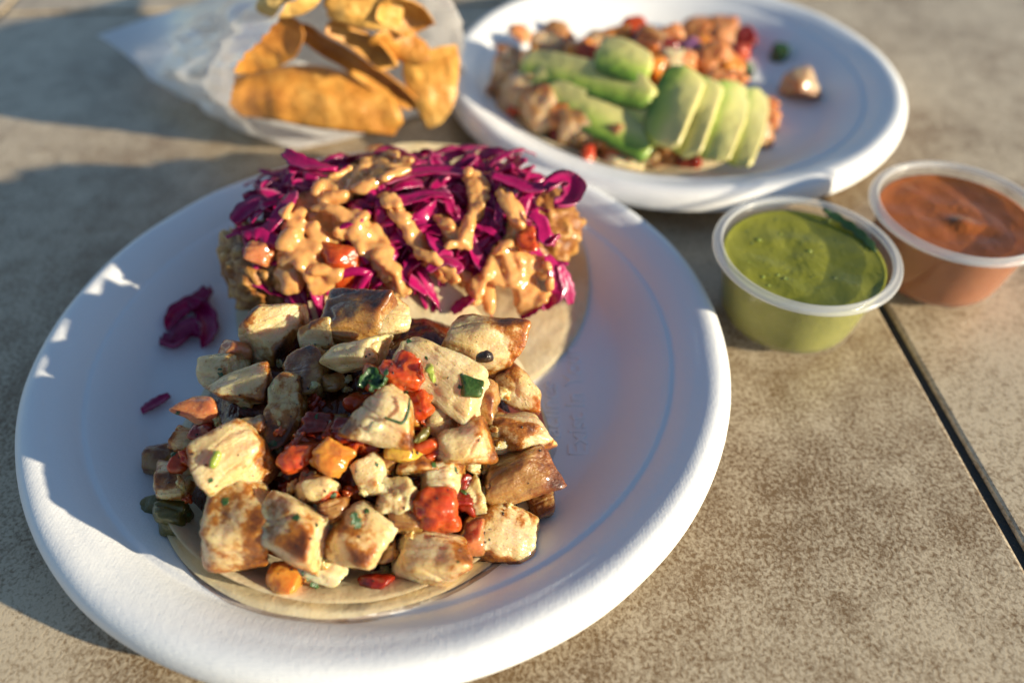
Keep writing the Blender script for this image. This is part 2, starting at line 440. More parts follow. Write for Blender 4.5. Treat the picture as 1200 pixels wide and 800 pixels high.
# ------------------------------------------------------------------ mounds that the toppings lie on
def HC(x, y):
    q = ((x+.0465)/.0605)**2 + ((y-.1420)/.0540)**2
    h = .011 + .030*np.clip(1-q, 0, 1)**.62
    dip = .006*np.exp(-(((x+.060)/.015)**2+((y-.142)/.016)**2))
    return np.where(q < 1, h-dip, .0085)
FA, FB = np.array([-.084, .2045]), np.array([.0065, .2265])
def seg_d(x, y):
    d = FB-FA; L = d@d; t = np.clip(((x-FA[0])*d[0]+(y-FA[1])*d[1])/L, 0, 1)
    return np.hypot(x-FA[0]-t*d[0], y-FA[1]-t*d[1]), t
SLA, SLB = np.array([-.080, .2190]), np.array([.0045, .2275])
def seg_s(x, y):
    d = SLB-SLA; L = d@d; t = np.clip(((x-SLA[0])*d[0]+(y-SLA[1])*d[1])/L, 0, 1)
    return np.hypot(x-SLA[0]-t*d[0], y-SLA[1]-t*d[1]), t
def HF(x, y):
    d, t = seg_s(x, y)
    return np.where(d < .043, .010+.035*np.sqrt(np.clip(1-(d/.043)**2, 0, 1)), .008)
def HA(x, y):
    q = ((x-.057)/.064)**2 + ((y-.3560)/.055)**2
    return np.where(q < 1, .009+.022*np.clip(1-q, 0, 1)**.55, .006)
def mound(name, hf, c, rx, ry, drop, matn, label, cat, seed, amp=.003):
    nr, nt = 60, 150; V = []; Fc = []
    th = np.linspace(0, 2*math.pi, nt, endpoint=False)
    for q in np.linspace(0, 1, nr):
        e = 1+.07*fbm(np.stack([np.cos(th)*2, np.sin(th)*2, 0*th+seed], 1), 2)
        x = c[0]+rx*q*e*np.cos(th); y = c[1]+ry*q*e*np.sin(th)
        P = np.stack([x, y, 0*x], 1)
        z = hf(x, y)-drop + amp*fbm(P*110+seed, 3) + amp*.5*np.abs(pn(P*260+seed))
        z = z*(1-q**6) + .0072*q**6
        V.append(np.stack([x, y, z], 1))
    for k in range(nr-1):
        for j in range(nt): Fc.append((k*nt+j, (k+1)*nt+j, (k+1)*nt+(j+1) % nt, k*nt+(j+1) % nt))
    o = mesh_obj(name, np.vstack(V), Fc, MAT[matn], loc=(c[0], c[1], .006)); return tag(o, label, cat, kind='stuff')
mound('salsa_bed', HC, (-.0465, .142), .0565, .0490, .0045, 'salsa_bed', 'dark red brown chunky salsa and juices beneath the chicken', 'salsa', 2)
mound('slaw_bed', HA, (.057, .356), .058, .050, .007, 'salsa_bed', 'dark salsa beneath the avocado on the rear plate', 'salsa', 8)

# ------------------------------------------------------------------ chunk builder
def chunk(name, matn, px, py, w, h, label, cat, group, ang=0, hf=HC, lift=0.0, dep=.8, p=15, cuts=6, sear=None, amt=.55, seed=0, n=18, tilt=18, rough=1.0, taper=0.0, at_z=None, flat=None):
    rg = np.random.default_rng(seed*7919+int(px)*13+int(py))
    Cn = hit(px, py, hf, lift) if at_z is None else at(px, py, at_z)
    dist = (Cn-CAM)@FWD; k = dist/F_PX*.5
    a, b = w*k*.97, h*k*.97; c = dep*.5*(a+b); p = p*rg.uniform(.8, 1.3)
    D, Fc = cubesphere(n)
    pl = []
    for ax in range(3):
        for s in (-1, 1):
            nn = np.zeros(3); nn[ax] = s; nn += rg.normal(size=3)*.22; nn /= np.linalg.norm(nn); pl.append((nn, rg.uniform(.80, .98)))
    for _ in range(cuts):
        nn = rg.normal(size=3); nn[2] = abs(nn[2])*.8; nn /= np.linalg.norm(nn); pl.append((nn, rg.uniform(.86, 1.08)))
    sdv = rg.normal(size=3) if sear is None else np.asarray(sear, float) + rg.normal(size=3)*.12
    sdv = sdv/np.linalg.norm(sdv)
    rank = np.argsort([-(nn@sdv) for nn, _ in pl]); sv = np.where(rg.uniform(size=len(pl)) < .45, rg.uniform(.1, .5, len(pl)), .02)*(amt > .12)
    sv[rank[0]] = amt; sv[rank[1]] = amt*.55; sv[rank[2]] = amt*.3*rg.uniform(0, 1)
    acc = 0; mm = 0
    for (nn, hh), q in zip(pl, sv):
        w_ = np.maximum(D@nn, 0)**p/hh**p; acc = acc + w_; mm = mm + w_*q
    m = mm/acc
    r = acc**(-1/p)
    P = D*r[:, None]
    if taper: P[:, 1] *= 1 - taper*(P[:, 0]); P[:, 2] *= 1-.5*taper*P[:, 0]
    P = P*np.array([a, b, c])
    o3 = rg.uniform(-50, 50, 3)
    Lm = (a+b)/2
    P = P + D*(fbm(P*(.8/Lm)+o3, 2)*Lm*.08*rough + fbm(P*220+o3, 3)*.00026*rough*rough + (1-m)*pn(P*np.array([60, 480, 480])+o3)*.00050*rough
             - .0004*rough*(1-sstep(np.abs(pn(P*np.array([40, 130, 130])+o3+9)), 0, .07)))[:, None]
    m = m + .34*sstep(r, .98, 1.25)*(amt > .15)
    # orientation: seen face to the viewer, rolled by ang, tilted a little
    R0 = np.stack([RIGHT, UPV, -FWD], 1)
    ra = math.radians(ang); Rz = np.array([[math.cos(ra), -math.sin(ra), 0], [math.sin(ra), math.cos(ra), 0], [0, 0, 1]])
    axx = rg.normal(size=3); axx[2] *= .3; axx /= np.linalg.norm(axx)
    Rt = np.array(Matrix.Rotation(math.radians(rg.uniform(-tilt, tilt)), 3, Vector(axx)))
    pt = math.radians(rg.uniform(-38, -8) if flat is None else flat); Rx = np.array([[1, 0, 0], [0, math.cos(pt), -math.sin(pt)], [0, math.sin(pt), math.cos(pt)]])
    Rm = R0@Rx@Rz@Rt
    # keep the thing above its plate: rest position along the ray
    o = mesh_obj(name, P, Fc, MAT[matn], attrs={'m': m})
    o.matrix_world = Matrix.Translation(Vector(Cn)) @ Matrix(Rm.tolist()).to_4x4()
    return tag(o, label, cat, group)
GCH = 'grilled chicken pieces on the front taco'
MAINP = []
def ch(px, py, w, h, label, matn='chicken', **k):
    MAINP.append((px, py, label))
    return chunk('chicken_piece', matn, px, py, w, h, label, 'chicken', GCH, seed=k.pop('seed', 1), n=k.pop('n', 16)+9, **k)
Rr, Dd, Uu, Ll, Ft = (1, 0, 0), (0, -1, 0), (0, 1, 0), (-1, 0, 0), (0, 0, 1)
ch(322, 386, 84, 62, 'long pale chicken piece with charred lower edge, below the fish sauce at left', ang=28, sear=(.3, -1, .5), amt=.95, taper=.15, n=22)
ch(286, 452, 76, 50, 'pale wedge of chicken at the upper left edge of the pile', ang=32, sear=(-.2, -1, .2), amt=.35, taper=-.25, n=22)
ch(337, 474, 48, 104, 'upright pointed chicken wedge, white on the left and orange on the right', ang=6, sear=(1, .2, .4), amt=.8, dep=.55, n=22, tilt=10)
ch(360, 441, 62, 70, 'brown chicken lump beside the pointed wedge', 'chicken_seared', sear=Ft, amt=.55, n=20)
ch(420, 378, 104, 66, 'large browned chicken piece at the top of the pile', 'chicken_seared', ang=-8, sear=(-.2, 1, .4), amt=.75, n=24, dep=.7)
ch(404, 341, 46, 30, 'small charred chicken tip on top of the pile touching the fish taco', 'chicken_seared', ang=20, sear=Ft, amt=1.0, rough=1.8)
ch(417, 416, 80, 40, 'whitest chicken piece, just above the large tomato', ang=10, sear=(1, 0, 0), amt=.1, dep=.8, lift=.004, n=20)
ch(514, 438, 122, 70, 'longest pale chicken piece lying diagonally right of the tomato', ang=-38, sear=(0, 1, -.3), amt=.12, lift=.005, n=26, dep=.55, tilt=6, cuts=3, flat=-8, seed=6)
ch(560, 401, 86, 62, 'cream chicken piece with brown spots at the upper right of the pile', ang=-6, sear=(1, .4, 0), amt=.5, lift=.004, n=22)
ch(452, 489, 72, 80, 'squarish cream chicken piece with cilantro below the large tomato', ang=-25, sear=(-1, -.2, 0), amt=.4, lift=.008, n=24, tilt=8)
ch(608, 458, 70, 46, 'thin cream wedge pointing right over the plate lettering', ang=-35, sear=(0, -1, 0), amt=.55, dep=.5, taper=.3)
ch(603, 509, 80, 54, 'pale block of chicken at the right edge below the thin wedge', ang=5, sear=(.3, -.6, .2), amt=.35, n=20)
ch(543, 521, 72, 50, 'rounded cream chicken piece in the middle right of the pile', ang=8, sear=Dd, amt=.35, n=20, lift=.004)
ch(606, 560, 100, 66, 'large glossy seared chicken piece at the right edge of the pile', 'chicken_seared', ang=12, sear=(.9, .3, .6), amt=.5, n=24, lift=.002)
ch(590, 627, 86, 72, 'white topped chicken piece with golden lower side at the lower right', ang=-18, sear=(.2, -1, .2), amt=.7, n=22, rough=1.3, lift=.003)
ch(504, 652, 92, 66, 'plump pale chicken block at the front edge beside the tortilla rim', ang=-4, sear=(.3, -1, .1), amt=.45, n=24, p=9, lift=.004, tilt=8)
ch(424, 630, 78, 82, 'soft greyish chicken piece in the front centre', ang=-35, sear=(-.5, -1, 0), amt=.2, n=20, p=8, lift=.002)
ch(340, 620, 98, 80, 'golden seared chicken cube at the lower left front', ang=-18, sear=(.7, -.1, .7), amt=.48, n=24, lift=.006, tilt=12)
ch(278, 608, 86, 106, 'tall pale chicken block with shaded left face at the front left', ang=-12, sear=(0, -1, .2), amt=.25, n=24, p=15, lift=.006, dep=.7, tilt=12)
ch(269, 541, 98, 66, 'cream chicken piece with browned right end at the left of the pile', ang=18, sear=(1, -.5, .2), amt=.75, n=24, lift=.006)
ch(217, 515, 34, 32, 'small pale chicken bit at the far left edge', n=12, amt=.3)
ch(187, 537, 42, 40, 'small orange brown chicken bit at the far left tip', 'chicken_seared', n=12, amt=.4)
ch(206, 565, 46, 46, 'pale chicken bit above the olive green pepper piece', n=14, amt=.25)
ch(256, 436, 54, 50, 'cream chicken bit behind the upper left wedge', n=14, amt=.3)
ch(432, 556, 42, 52, 'pale chicken bit in the dark centre of the pile', n=14, amt=.3, ang=30)
ch(466, 580, 44, 42, 'lumpy greyish chicken scrap left of the red tomato', n=16, amt=.15, rough=2.2)
ch(517, 563, 50, 44, 'cream chicken bit behind the red tomato on the right', n=14, amt=.3)
ch(517, 494, 40, 52, 'narrow cream chicken bit under the longest piece', n=14, amt=.4)
ch(462, 372, 42, 46, 'small cream chicken knob beside the curled tortilla edge', n=14, amt=.25, lift=.002)
ch(486, 545, 42, 26, 'yellowish chicken sliver in the centre of the pile', n=12, amt=.35, ang=10)
ch(371, 398, 52, 30, 'pale chicken bit tucked under the browned top piece', n=12, amt=.2)
ch(557, 583, 22, 40, 'thin white chicken sliver at the lower right', n=12, amt=.1, ang=25, dep=.4)
ch(564, 468, 42, 60, 'browned chicken bit under the green pepper square', 'chicken_seared', n=14, amt=.4)
ch(372, 572, 48, 34, 'dull chicken bit in the dark hollow behind the golden cube', n=12, amt=.4)
ch(635, 590, 34, 40, 'brown chicken bit behind the seared piece at the right edge', 'chicken_seared', n=12, amt=.3)
ch(300, 500, 40, 30, 'dark chicken bit between the left pieces', 'chicken_seared', n=12, amt=.6)
ch(478, 610, 42, 30, 'brown chicken bit behind the front block', 'chicken_seared', n=12, amt=.5)
ch(540, 660, 18, 34, 'small torn chicken flake at the right end of the front block', n=12, amt=.1, rough=1.6, lift=.003)
ch(390, 600, 40, 34, 'brown chicken bit between the two front cubes', 'chicken_seared', n=12, amt=.4)

GV = 'vegetable bits in the chicken taco'
def vg(px, py, w, h, name, matn, cat, label, **k):
    k.setdefault('n', 12); k.setdefault('amt', 0); k.setdefault('p', 9)
    return chunk(name, matn, px, py, w, h, label, cat, k.pop('group', GV), seed=k.pop('seed', 2), **k)
rgf = np.random.default_rng(77); main_pieces = list(MAINP); seen = set()
def beside(kind, fx, fy):
    for px, py, lb in sorted(main_pieces, key=lambda q: (q[0]-fx)**2+(q[1]-fy)**2):
        dx, dy = fx-px, fy-py
        rel = ('right of' if dx > 0 else 'left of') if abs(dx) > abs(dy) else ('below' if dy > 0 else 'above')
        words = lb.split(',')[0].split()[:9]
        while words[-1] in ('the', 'at', 'of', 'with', 'and', 'in', 'on', 'to', 'left', 'right', 'upper', 'lower', 'dark', 'its'): words.pop()
        t = 'small %s bit %s the %s' % (kind, rel, ' '.join(words))
        if t not in seen: seen.add(t); return t
for i in range(46):
    t, q = rgf.uniform(0, 6.28), math.sqrt(rgf.uniform(.0, .95)); fx, fy = 412+215*q*math.cos(t), 545+135*q*math.sin(t)
    if i % 3: ch(fx, fy, rgf.uniform(20, 38), rgf.uniform(18, 30), beside('chicken', fx, fy), 'chicken' if i % 2 else 'chicken_seared', n=3, amt=.5, lift=-.002, tilt=40, seed=i)
    else: vg(fx, fy, rgf.uniform(18, 32), rgf.uniform(16, 26), 'tomato_piece', ('tomato', 'tomato_dark', 'tomato_orange')[i % 9//3], 'tomato', beside('tomato', fx, fy), lift=-.001, rough=1.5, tilt=40, seed=i)
vg(470, 436, 60, 42, 'tomato_piece', 'tomato', 'tomato', 'largest red tomato piece on top of the chicken', ang=-20, lift=.008, n=20, rough=1.8)
vg(494, 470, 24, 48, 'tomato_piece', 'tomato', 'tomato', 'torn red tomato strip hanging from the largest tomato piece', ang=20, lift=.006, n=14, dep=.5, rough=1.6)
vg(440, 446, 34, 36, 'tomato_piece', 'tomato', 'tomato', 'dark pink tomato bit left of the largest tomato piece', lift=.006, n=14)
vg(334, 676, 50, 44, 'tomato_piece', 'tomato_orange', 'tomato', 'orange tomato cube at the front edge of the tortilla', ang=6, lift=.009, flat=-10, n=16, p=16, rough=.5, tilt=8)
vg(512, 595, 62, 52, 'tomato_piece', 'tomato', 'tomato', 'red tomato piece above the plump front block', ang=-25, lift=.003, n=18, rough=1.5)
vg(388, 535, 50, 46, 'tomato_piece', 'tomato_orange', 'tomato', 'orange red tomato chunk in the dark centre', ang=-20, lift=.003, n=16, rough=1.4)
vg(348, 536, 42, 38, 'tomato_piece', 'tomato', 'tomato', 'soft red tomato bit right of the browned left piece', n=14, rough=1.6, lift=.002)
vg(408, 505, 40, 34, 'tomato_piece', 'tomato_dark', 'tomato', 'dark tomato bit in the hollow of the pile', n=14, rough=1.6)
vg(372, 500, 44, 34, 'tomato_piece', 'tomato_dark', 'tomato', 'dark tomato bit beside the pointed wedge', n=14, rough=1.6)
vg(500, 521, 34, 20, 'tomato_piece', 'tomato', 'tomato', 'small red tomato sliver under the squarish piece', lift=.003)
vg(470, 528, 40, 28, 'pepper_piece', 'yellow_pepper', 'pepper', 'small yellow orange pepper bit in the centre', lift=.003, p=14)
vg(236, 480, 46, 36, 'tomato_piece', 'tomato_salmon', 'tomato', 'salmon coloured tomato bit at the left edge', ang=-10, lift=.003, n=16)
vg(240, 505, 30, 22, 'tomato_piece', 'tomato_dark', 'tomato', 'dark red tomato bit left of the browned piece')
vg(212, 545, 22, 36, 'tomato_piece', 'tomato', 'tomato', 'narrow red tomato bit at the left edge', ang=10)
vg(276, 416, 38, 34, 'tomato_piece', 'tomato_salmon', 'tomato', 'orange tomato bit behind the charred long piece')
vg(438, 682, 40, 22, 'tomato_piece', 'tomato_dark', 'tomato', 'dark red tomato bit at the front under the chicken')
vg(555, 625, 30, 46, 'tomato_piece', 'tomato_salmon', 'tomato', 'dull orange tomato bit left of the white topped piece')
vg(378, 668, 62, 30, 'onion_piece', 'onion', 'onion', 'pale onion slice beside the orange tomato cube', ang=-22, dep=.35, lift=.003, n=14)
vg(440, 500, 18, 14, 'onion_piece', 'onion', 'onion', 'tiny pale onion bit on the squarish piece', lift=.012)
vg(553, 453, 30, 28, 'jalapeno_piece', 'jalapeno', 'pepper', 'dark green pepper square on the longest chicken piece', ang=-15, lift=.0125, dep=.35, p=16, rough=.5, tilt=8)
vg(203, 600, 46, 42, 'jalapeno_piece', 'jalapeno_olive', 'pepper', 'olive green pepper lump at the left tip', n=16, lift=.002, rough=1.5)
vg(176, 592, 30, 26, 'jalapeno_piece', 'jalapeno_olive', 'pepper', 'small olive green pepper bit beside the larger lump', lift=.001)
vg(568, 417, 14, 14, 'char_flake', 'char', 'flake', 'black charred flake on the spotted cream piece', lift=.011, dep=.5, rough=1.4)
vg(505, 350+87, 9, 26, 'chopped_herb', 'stem', 'herb', 'bright yellow green stem on the largest tomato', lift=.013, ang=20, p=6)
vg(252, 539, 9, 24, 'chopped_herb', 'stem', 'herb', 'bright green stem bit on the browned left piece', lift=.015, ang=-22, p=6)
vg(496, 508, 10, 26, 'chopped_herb', 'jalapeno_olive', 'herb', 'green stem end beside the squarish piece', lift=.006, ang=-30, p=6)

def ribbon(pts, width, th, n=None, twist=0.0, up=None, curl=.25, seed=0, wav=.0):
    P = np.asarray(pts); n = len(P)
    T = np.gradient(P, axis=0); T /= np.linalg.norm(T, axis=1)[:, None]+1e-12
    upv = np.tile(np.array([0, 0, 1.]), (n, 1)) if up is None else np.tile(np.asarray(up, float), (n, 1))
    Sd = np.cross(T, upv); Sd /= np.linalg.norm(Sd, axis=1)[:, None]+1e-12
    Un = np.cross(Sd, T)
    tt = np.linspace(0, 1, n); an = twist*(tt-.5)
    Sx = Sd*np.cos(an)[:, None]+Un*np.sin(an)[:, None]; Ux = Un*np.cos(an)[:, None]-Sd*np.sin(an)[:, None]
    prof = np.sin(np.clip(tt*1.0, 0.02, .98)*math.pi)**.35
    V, A = [], []
    cs = [(-1, 0), (-.6, .8), (0, 1), (.6, .8), (1, 0), (.6, -.8), (0, -1), (-.6, -.8)]
    for i in range(n):
        w = width*.5*prof[i]*(1+wav*math.sin(i*1.3+seed))
        for cx, cy in cs:
            V.append(P[i]+Sx[i]*cx*w+Ux[i]*(cy*th*.5*(1-.3*abs(cx)) + curl*width*(cx*cx-.4))); A.append(abs(cx))
    k = len(cs); Fc = [(i*k+j, i*k+(j+1) % k, (i+1)*k+(j+1) % k, (i+1)*k+j) for i in range(n-1) for j in range(k)]
    Fc.append(tuple(range(k))[::-1]); Fc.append(tuple((n-1)*k+j for j in range(k)))
    return np.array(V), Fc, np.array(A)
def px_ribbon(name, matn, pts, width, th, label, cat, group, hf=HC, lift=.002, twist=0, curl=.2, n=16, seed=0, wav=0):
    P = np.array([hit(q[0], q[1], hf, lift+(q[2] if len(q) > 2 else 0)) for q in pts])
    V, Fc, A = ribbon(spline(P, n), width, th, twist=twist, curl=curl, seed=seed, wav=wav)
    o = mesh_obj(name, V, Fc, MAT[matn], attrs={'m': A}, loc=P[0]); return tag(o, label, cat, group)
px_ribbon('cilantro_leaf', 'cilantro', [(421, 452), (432, 438), (446, 450), (452, 442)], .0032, .0006, 'crumpled dark green cilantro leaf on the tomato', 'herb', GV, lift=.0135, twist=2.5, curl=.4, wav=.5)
px_ribbon('cilantro_leaf', 'cilantro', [(436, 432), (440, 446), (434, 458)], .0028, .0006, 'small cilantro leaflet above the squarish piece', 'herb', GV, lift=.0135, twist=1.5, curl=.3, wav=.5)
px_ribbon('cilantro_sprig', 'cilantro', [(450, 489), (462, 493), (472, 495), (478, 482), (480, 466)], .0011, .0009, 'thin curved cilantro stem lying across the squarish piece', 'herb', GV, lift=.0165, curl=0)
px_ribbon('cilantro_leaf', 'cilantro', [(355, 668), (366, 676), (372, 690)], .0026, .0006, 'dark cilantro scrap on the pale onion slice', 'herb', GV, lift=.0065, twist=1.2, wav=.5)
px_ribbon('cilantro_leaf', 'cilantro', [(414, 600), (418, 612), (422, 618)], .0024, .0006, 'small cilantro fleck on the soft greyish piece', 'herb', GV, lift=.012, wav=.4)
px_ribbon('cilantro_leaf', 'cilantro', [(545, 640), (543, 652), (548, 664)], .002, .0006, 'cilantro scrap at the end of the front block', 'herb', GV, lift=.006, wav=.4)

# ------------------------------------------------------------------ fried fish, slaw and crema
def battered_fish():
    n, m, R = 130, 80, .0178; V, Fc = [], []
    ax = FB-FA; L = np.linalg.norm(ax); ax = np.array([*(ax/L), 0]); sd_ = np.array([-ax[1], ax[0], 0]); up = np.array([0, 0, 1.])
    A3 = np.array([*FA, .0225])
    for i in range(n):
        s = -R + (L+2*R)*i/(n-1); e = 0 if 0 <= s <= L else (s if s < 0 else s-L)
        r = R*max(1e-3, 1-(abs(e)/R)**2.6)**(1/2.6)
        th = np.linspace(0, 2*math.pi, m, endpoint=False)
        V.append(A3 + ax*s + r*(np.cos(th)[:, None]*sd_*1.1 + np.sin(th)[:, None]*up*.88))
    V = np.vstack(V); c = A3 + ax*np.clip((V-A3)@ax, 0, L)[:, None]
    D = V-c; D /= np.linalg.norm(D, axis=1)[:, None]+1e-9
    a = np.abs(pn(V*230)); b = np.abs(pn(V*480+5)); lo = fbm(V*60, 2)
    V = V + D*(lo*.0028 + (a-.3)*.0042 + (b-.3)*.0022)[:, None]
    Fc = [(i*m+j, (i+1)*m+j, (i+1)*m+(j+1) % m, i*m+(j+1) % m) for i in range(n-1) for j in range(m)]
    Fc.append(tuple(range(m))); Fc.append(tuple((n-1)*m+j for j in range(m))[::-1])
    o = mesh_obj('fried_fish', V, Fc, MAT['batter'], attrs={'m': np.clip(a*1.3+b*.5, 0, 1)}, loc=(*((FA+FB)/2), .01))
    tag(o, 'crumb battered fried fish under the purple cabbage, both ends showing', 'fish')
battered_fish()
def slaw_heap():
    V, Fc, A, off = [], [], [], 0; rg = np.random.default_rng(21)
    for k in range(420):
        t = rg.uniform(-.10, .99); s = rg.normal()*.017 - .004*(k % 2) if k < 330 else rg.uniform(-.036, -.018); 
        d = SLB-SLA; c = SLA+d*t + np.array([-d[1], d[0]])/np.linalg.norm(d)*s + np.array([.002, .003])
        if abs(s) > .037: continue
        L = rg.uniform(.014, .036); a0 = rg.uniform(0, 2*math.pi); cv = rg.normal()*45
        m = 14; ss = np.linspace(-.5, .5, m)*L
        ang = a0+cv*ss; dx = np.cumsum(np.cos(ang))*L/m; dy = np.cumsum(np.sin(ang))*L/m
        x = c[0]+dx-dx.mean(); y = c[1]+dy-dy.mean()
        dd, _ = seg_s(x, y)
        if dd.max() > .041: continue
        z = HF(x, y)-.0055+rg.uniform(-.003, .0065) + .003*np.sin(ss/L*rg.uniform(2, 6)+rg.uniform(0, 6))
        z = np.maximum(z, .011)
        v, f, a = ribbon(np.stack([x, y, z], 1), rg.uniform(.0020, .0066), rg.uniform(.0005, .0010), twist=rg.normal()*1.6, curl=rg.uniform(-.25, .35), seed=k, wav=.12)
        v = v + np.stack([pn(v*260), pn(v*260+31), pn(v*260+77)], 1)*.0009
        V.append(v); A.append(a); Fc += [tuple(i+off for i in q) for q in f]; off += len(v)
    o = mesh_obj('cabbage_slaw', np.vstack(V), Fc, MAT['cabbage'], attrs={'m': np.concatenate(A)}, loc=(*((FA+FB)/2), .03))
    tag(o, 'heap of shredded purple cabbage slaw over the fried fish', 'slaw', kind='stuff')
slaw_heap()
GS = 'purple cabbage shreds'
def cab(pts, w, label, hf=HF, **k):
    return px_ribbon('cabbage_shred', 'cabbage', pts, w, k.pop('th', .0013), label, 'cabbage', GS, hf=hf, wav=.1, n=22, **k)
cab([(640, 222), (655, 212), (668, 214), (672, 228), (664, 238), (650, 240)], .0085, 'broad folded cabbage shred at the right end of the fish taco', lift=.006, curl=.35)
cab([(575, 206), (600, 214), (625, 222), (650, 214)], .006, 'long bright cabbage shred along the back right of the slaw', lift=.005, curl=.2)
cab([(333, 178), (350, 190), (372, 196), (395, 198)], .0065, 'bright magenta cabbage tuft at the upper left of the slaw', lift=.013, twist=1.0)
cab([(338, 200), (355, 196), (385, 205), (410, 195)], .005, 'thin magenta cabbage shred below the upper left tuft', lift=.011, twist=1.5)
cab([(275, 262), (290, 248), (310, 240), (330, 250)], .009, 'dark glossy cabbage piece at the left end of the slaw', lift=.000, curl=.3)
cab([(285, 275), (305, 272), (325, 280), (345, 275)], .008, 'purple cabbage fold above the left end of the fish', lift=.003, curl=-.3)
cab([(450, 215), (475, 205), (510, 200), (550, 204)], .006, 'magenta cabbage shred along the crest of the slaw', lift=.006)
cab([(440, 240), (475, 235), (505, 228), (530, 232)], .006, 'magenta cabbage shred crossing the middle of the slaw', lift=.005, twist=.8)
cab([(440, 180), (455, 176), (475, 184), (490, 192)], .005, 'cabbage shred behind the crema at the top of the slaw', lift=.005)
cab([(640, 300), (650, 320), (652, 345), (640, 362)], .006, 'drooping cabbage shred at the right below the fish end', lift=.000)
cab([(655, 310), (664, 335), (668, 356)], .005, 'outermost cabbage shred drooping onto the tortilla at the right', lift=.000)
cab([(610, 372), (625, 362), (640, 350)], .006, 'cabbage shred under the big crema blob', lift=.001)
cab([(530, 366), (545, 355), (560, 345)], .005, 'pink cabbage shred peeking below the crema in front', lift=.001, twist=1)
cab([(620, 250), (635, 262), (640, 285), (655, 275)], .005, 'pink cabbage shred over the right end of the fish', lift=.006, twist=1.5)
cab([(440, 300), (470, 320), (500, 345)], .005, 'dark cabbage shred between the crema streams', lift=.003)
P1F = lambda x, y: p1z(x, y)
cab([(196, 384), (212, 366), (236, 352), (246, 338)], .0075, 'curled dark cabbage piece lying on the plate left of the fish', hf=P1F, lift=.003, curl=.5, twist=.8)
cab([(188, 398), (205, 402), (222, 386), (236, 392)], .0080, 'folded cabbage piece lying nearest the plate wall', hf=P1F, lift=.003, curl=.5, twist=-1.0)
cab([(238, 405), (245, 385), (240, 365), (226, 352)], .007, 'cabbage scrap lying against the left edge of the fish tortilla', hf=P1F, lift=.003, curl=.4, twist=1.2)
cab([(167, 482), (182, 473), (199, 463)], .0042, 'single small cabbage scrap lying alone on the plate at left', hf=P1F, lift=.002, curl=.3)
vg(396, 303, 40, 40, 'tomato_piece', 'tomato', 'tomato', 'wet red tomato bit under the crema on the fish taco', hf=HF, lift=.002, n=14, group='vegetable bits on the fish taco')
vg(304, 297, 38, 30, 'tomato_piece', 'tomato_salmon', 'tomato', 'orange tomato bit on the left end of the fried fish', hf=HF, lift=.002, n=14, group='vegetable bits on the fish taco')
vg(440, 178, 24, 12, 'tomato_piece', 'tomato_orange', 'tomato', 'tiny orange bit behind the crest of the slaw', hf=HF, lift=.003, group='vegetable bits on the fish taco')
vg(618, 282, 30, 34, 'tomato_piece', 'tomato', 'tomato', 'bright red tomato bit beside the right end of the fish', hf=HF, lift=.004, n=14, group='vegetable bits on the fish taco')
vg(486, 255, 16, 12, 'onion_piece', 'stem', 'onion', 'tiny green bit in the middle of the slaw', hf=HF, lift=.001, group='vegetable bits on the fish taco')

def remesh_blobs(name, blobs, vox, matn, label, cat, seed, amp=.0002):
    V, Fc, off = [], [], 0; D, F0 = cubesphere(3)
    for c, r, flat in blobs:
        v = D*np.array([r, r, r*flat])+c; V.append(v); Fc += [tuple(i+off for i in f) for f in F0]; off += len(v)
    me = bpy.data.meshes.new('tmp'); me.from_pydata([tuple(x) for x in np.vstack(V)], [], Fc)
    t = bpy.data.objects.new('tmp', me); COL.objects.link(t)
    rm = t.modifiers.new('r', 'REMESH'); rm.mode = 'VOXEL'; rm.voxel_size = vox; rm.use_smooth_shade = True
    sm = t.modifiers.new('s', 'SMOOTH'); sm.iterations = 30; sm.factor = .5
    dg = bpy.context.evaluated_depsgraph_get(); out = bpy.data.meshes.new_from_object(t.evaluated_get(dg)); bpy.data.objects.remove(t)
    co = np.empty(len(out.vertices)*3); out.vertices.foreach_get('co', co); co = co.reshape(-1, 3)
    nn = np.empty(len(out.vertices)*3); out.vertices.foreach_get('normal', nn); nn = nn.reshape(-1, 3)
    co = co + nn*(fbm(co*150+seed, 3)*amp)[:, None]; out.vertices.foreach_set('co', co.ravel()); out.update()
    out.polygons.foreach_set('use_smooth', np.ones(len(out.polygons), bool)); out.materials.clear(); out.materials.append(MAT[matn])
    o = bpy.data.objects.new(name, out); COL.objects.link(o); return tag(o, label, cat, 'crema streams on the fish taco')
from mathutils.bvhtree import BVHTree
def bvh_of(names):
    V, Fc, off = [], [], 0
    for o in COL.objects:
        if o.type == 'MESH' and o.name.split('.')[0] in names:
            mb = o.matrix_basis; V += [mb @ v.co for v in o.data.vertices]; Fc += [tuple(i+off for i in q.vertices) for q in o.data.polygons]; off = len(V)
    return BVHTree.FromPolygons(V, Fc)
heap = bvh_of({'cabbage_slaw', 'fried_fish', 'cabbage_shred'})
def sray(tree, px, py):
    h = tree.ray_cast(Vector(CAM), Vector(ray(px, py)).normalized())
    return (np.array(h[0]), np.array(h[1])) if h[0] is not None else (None, None)
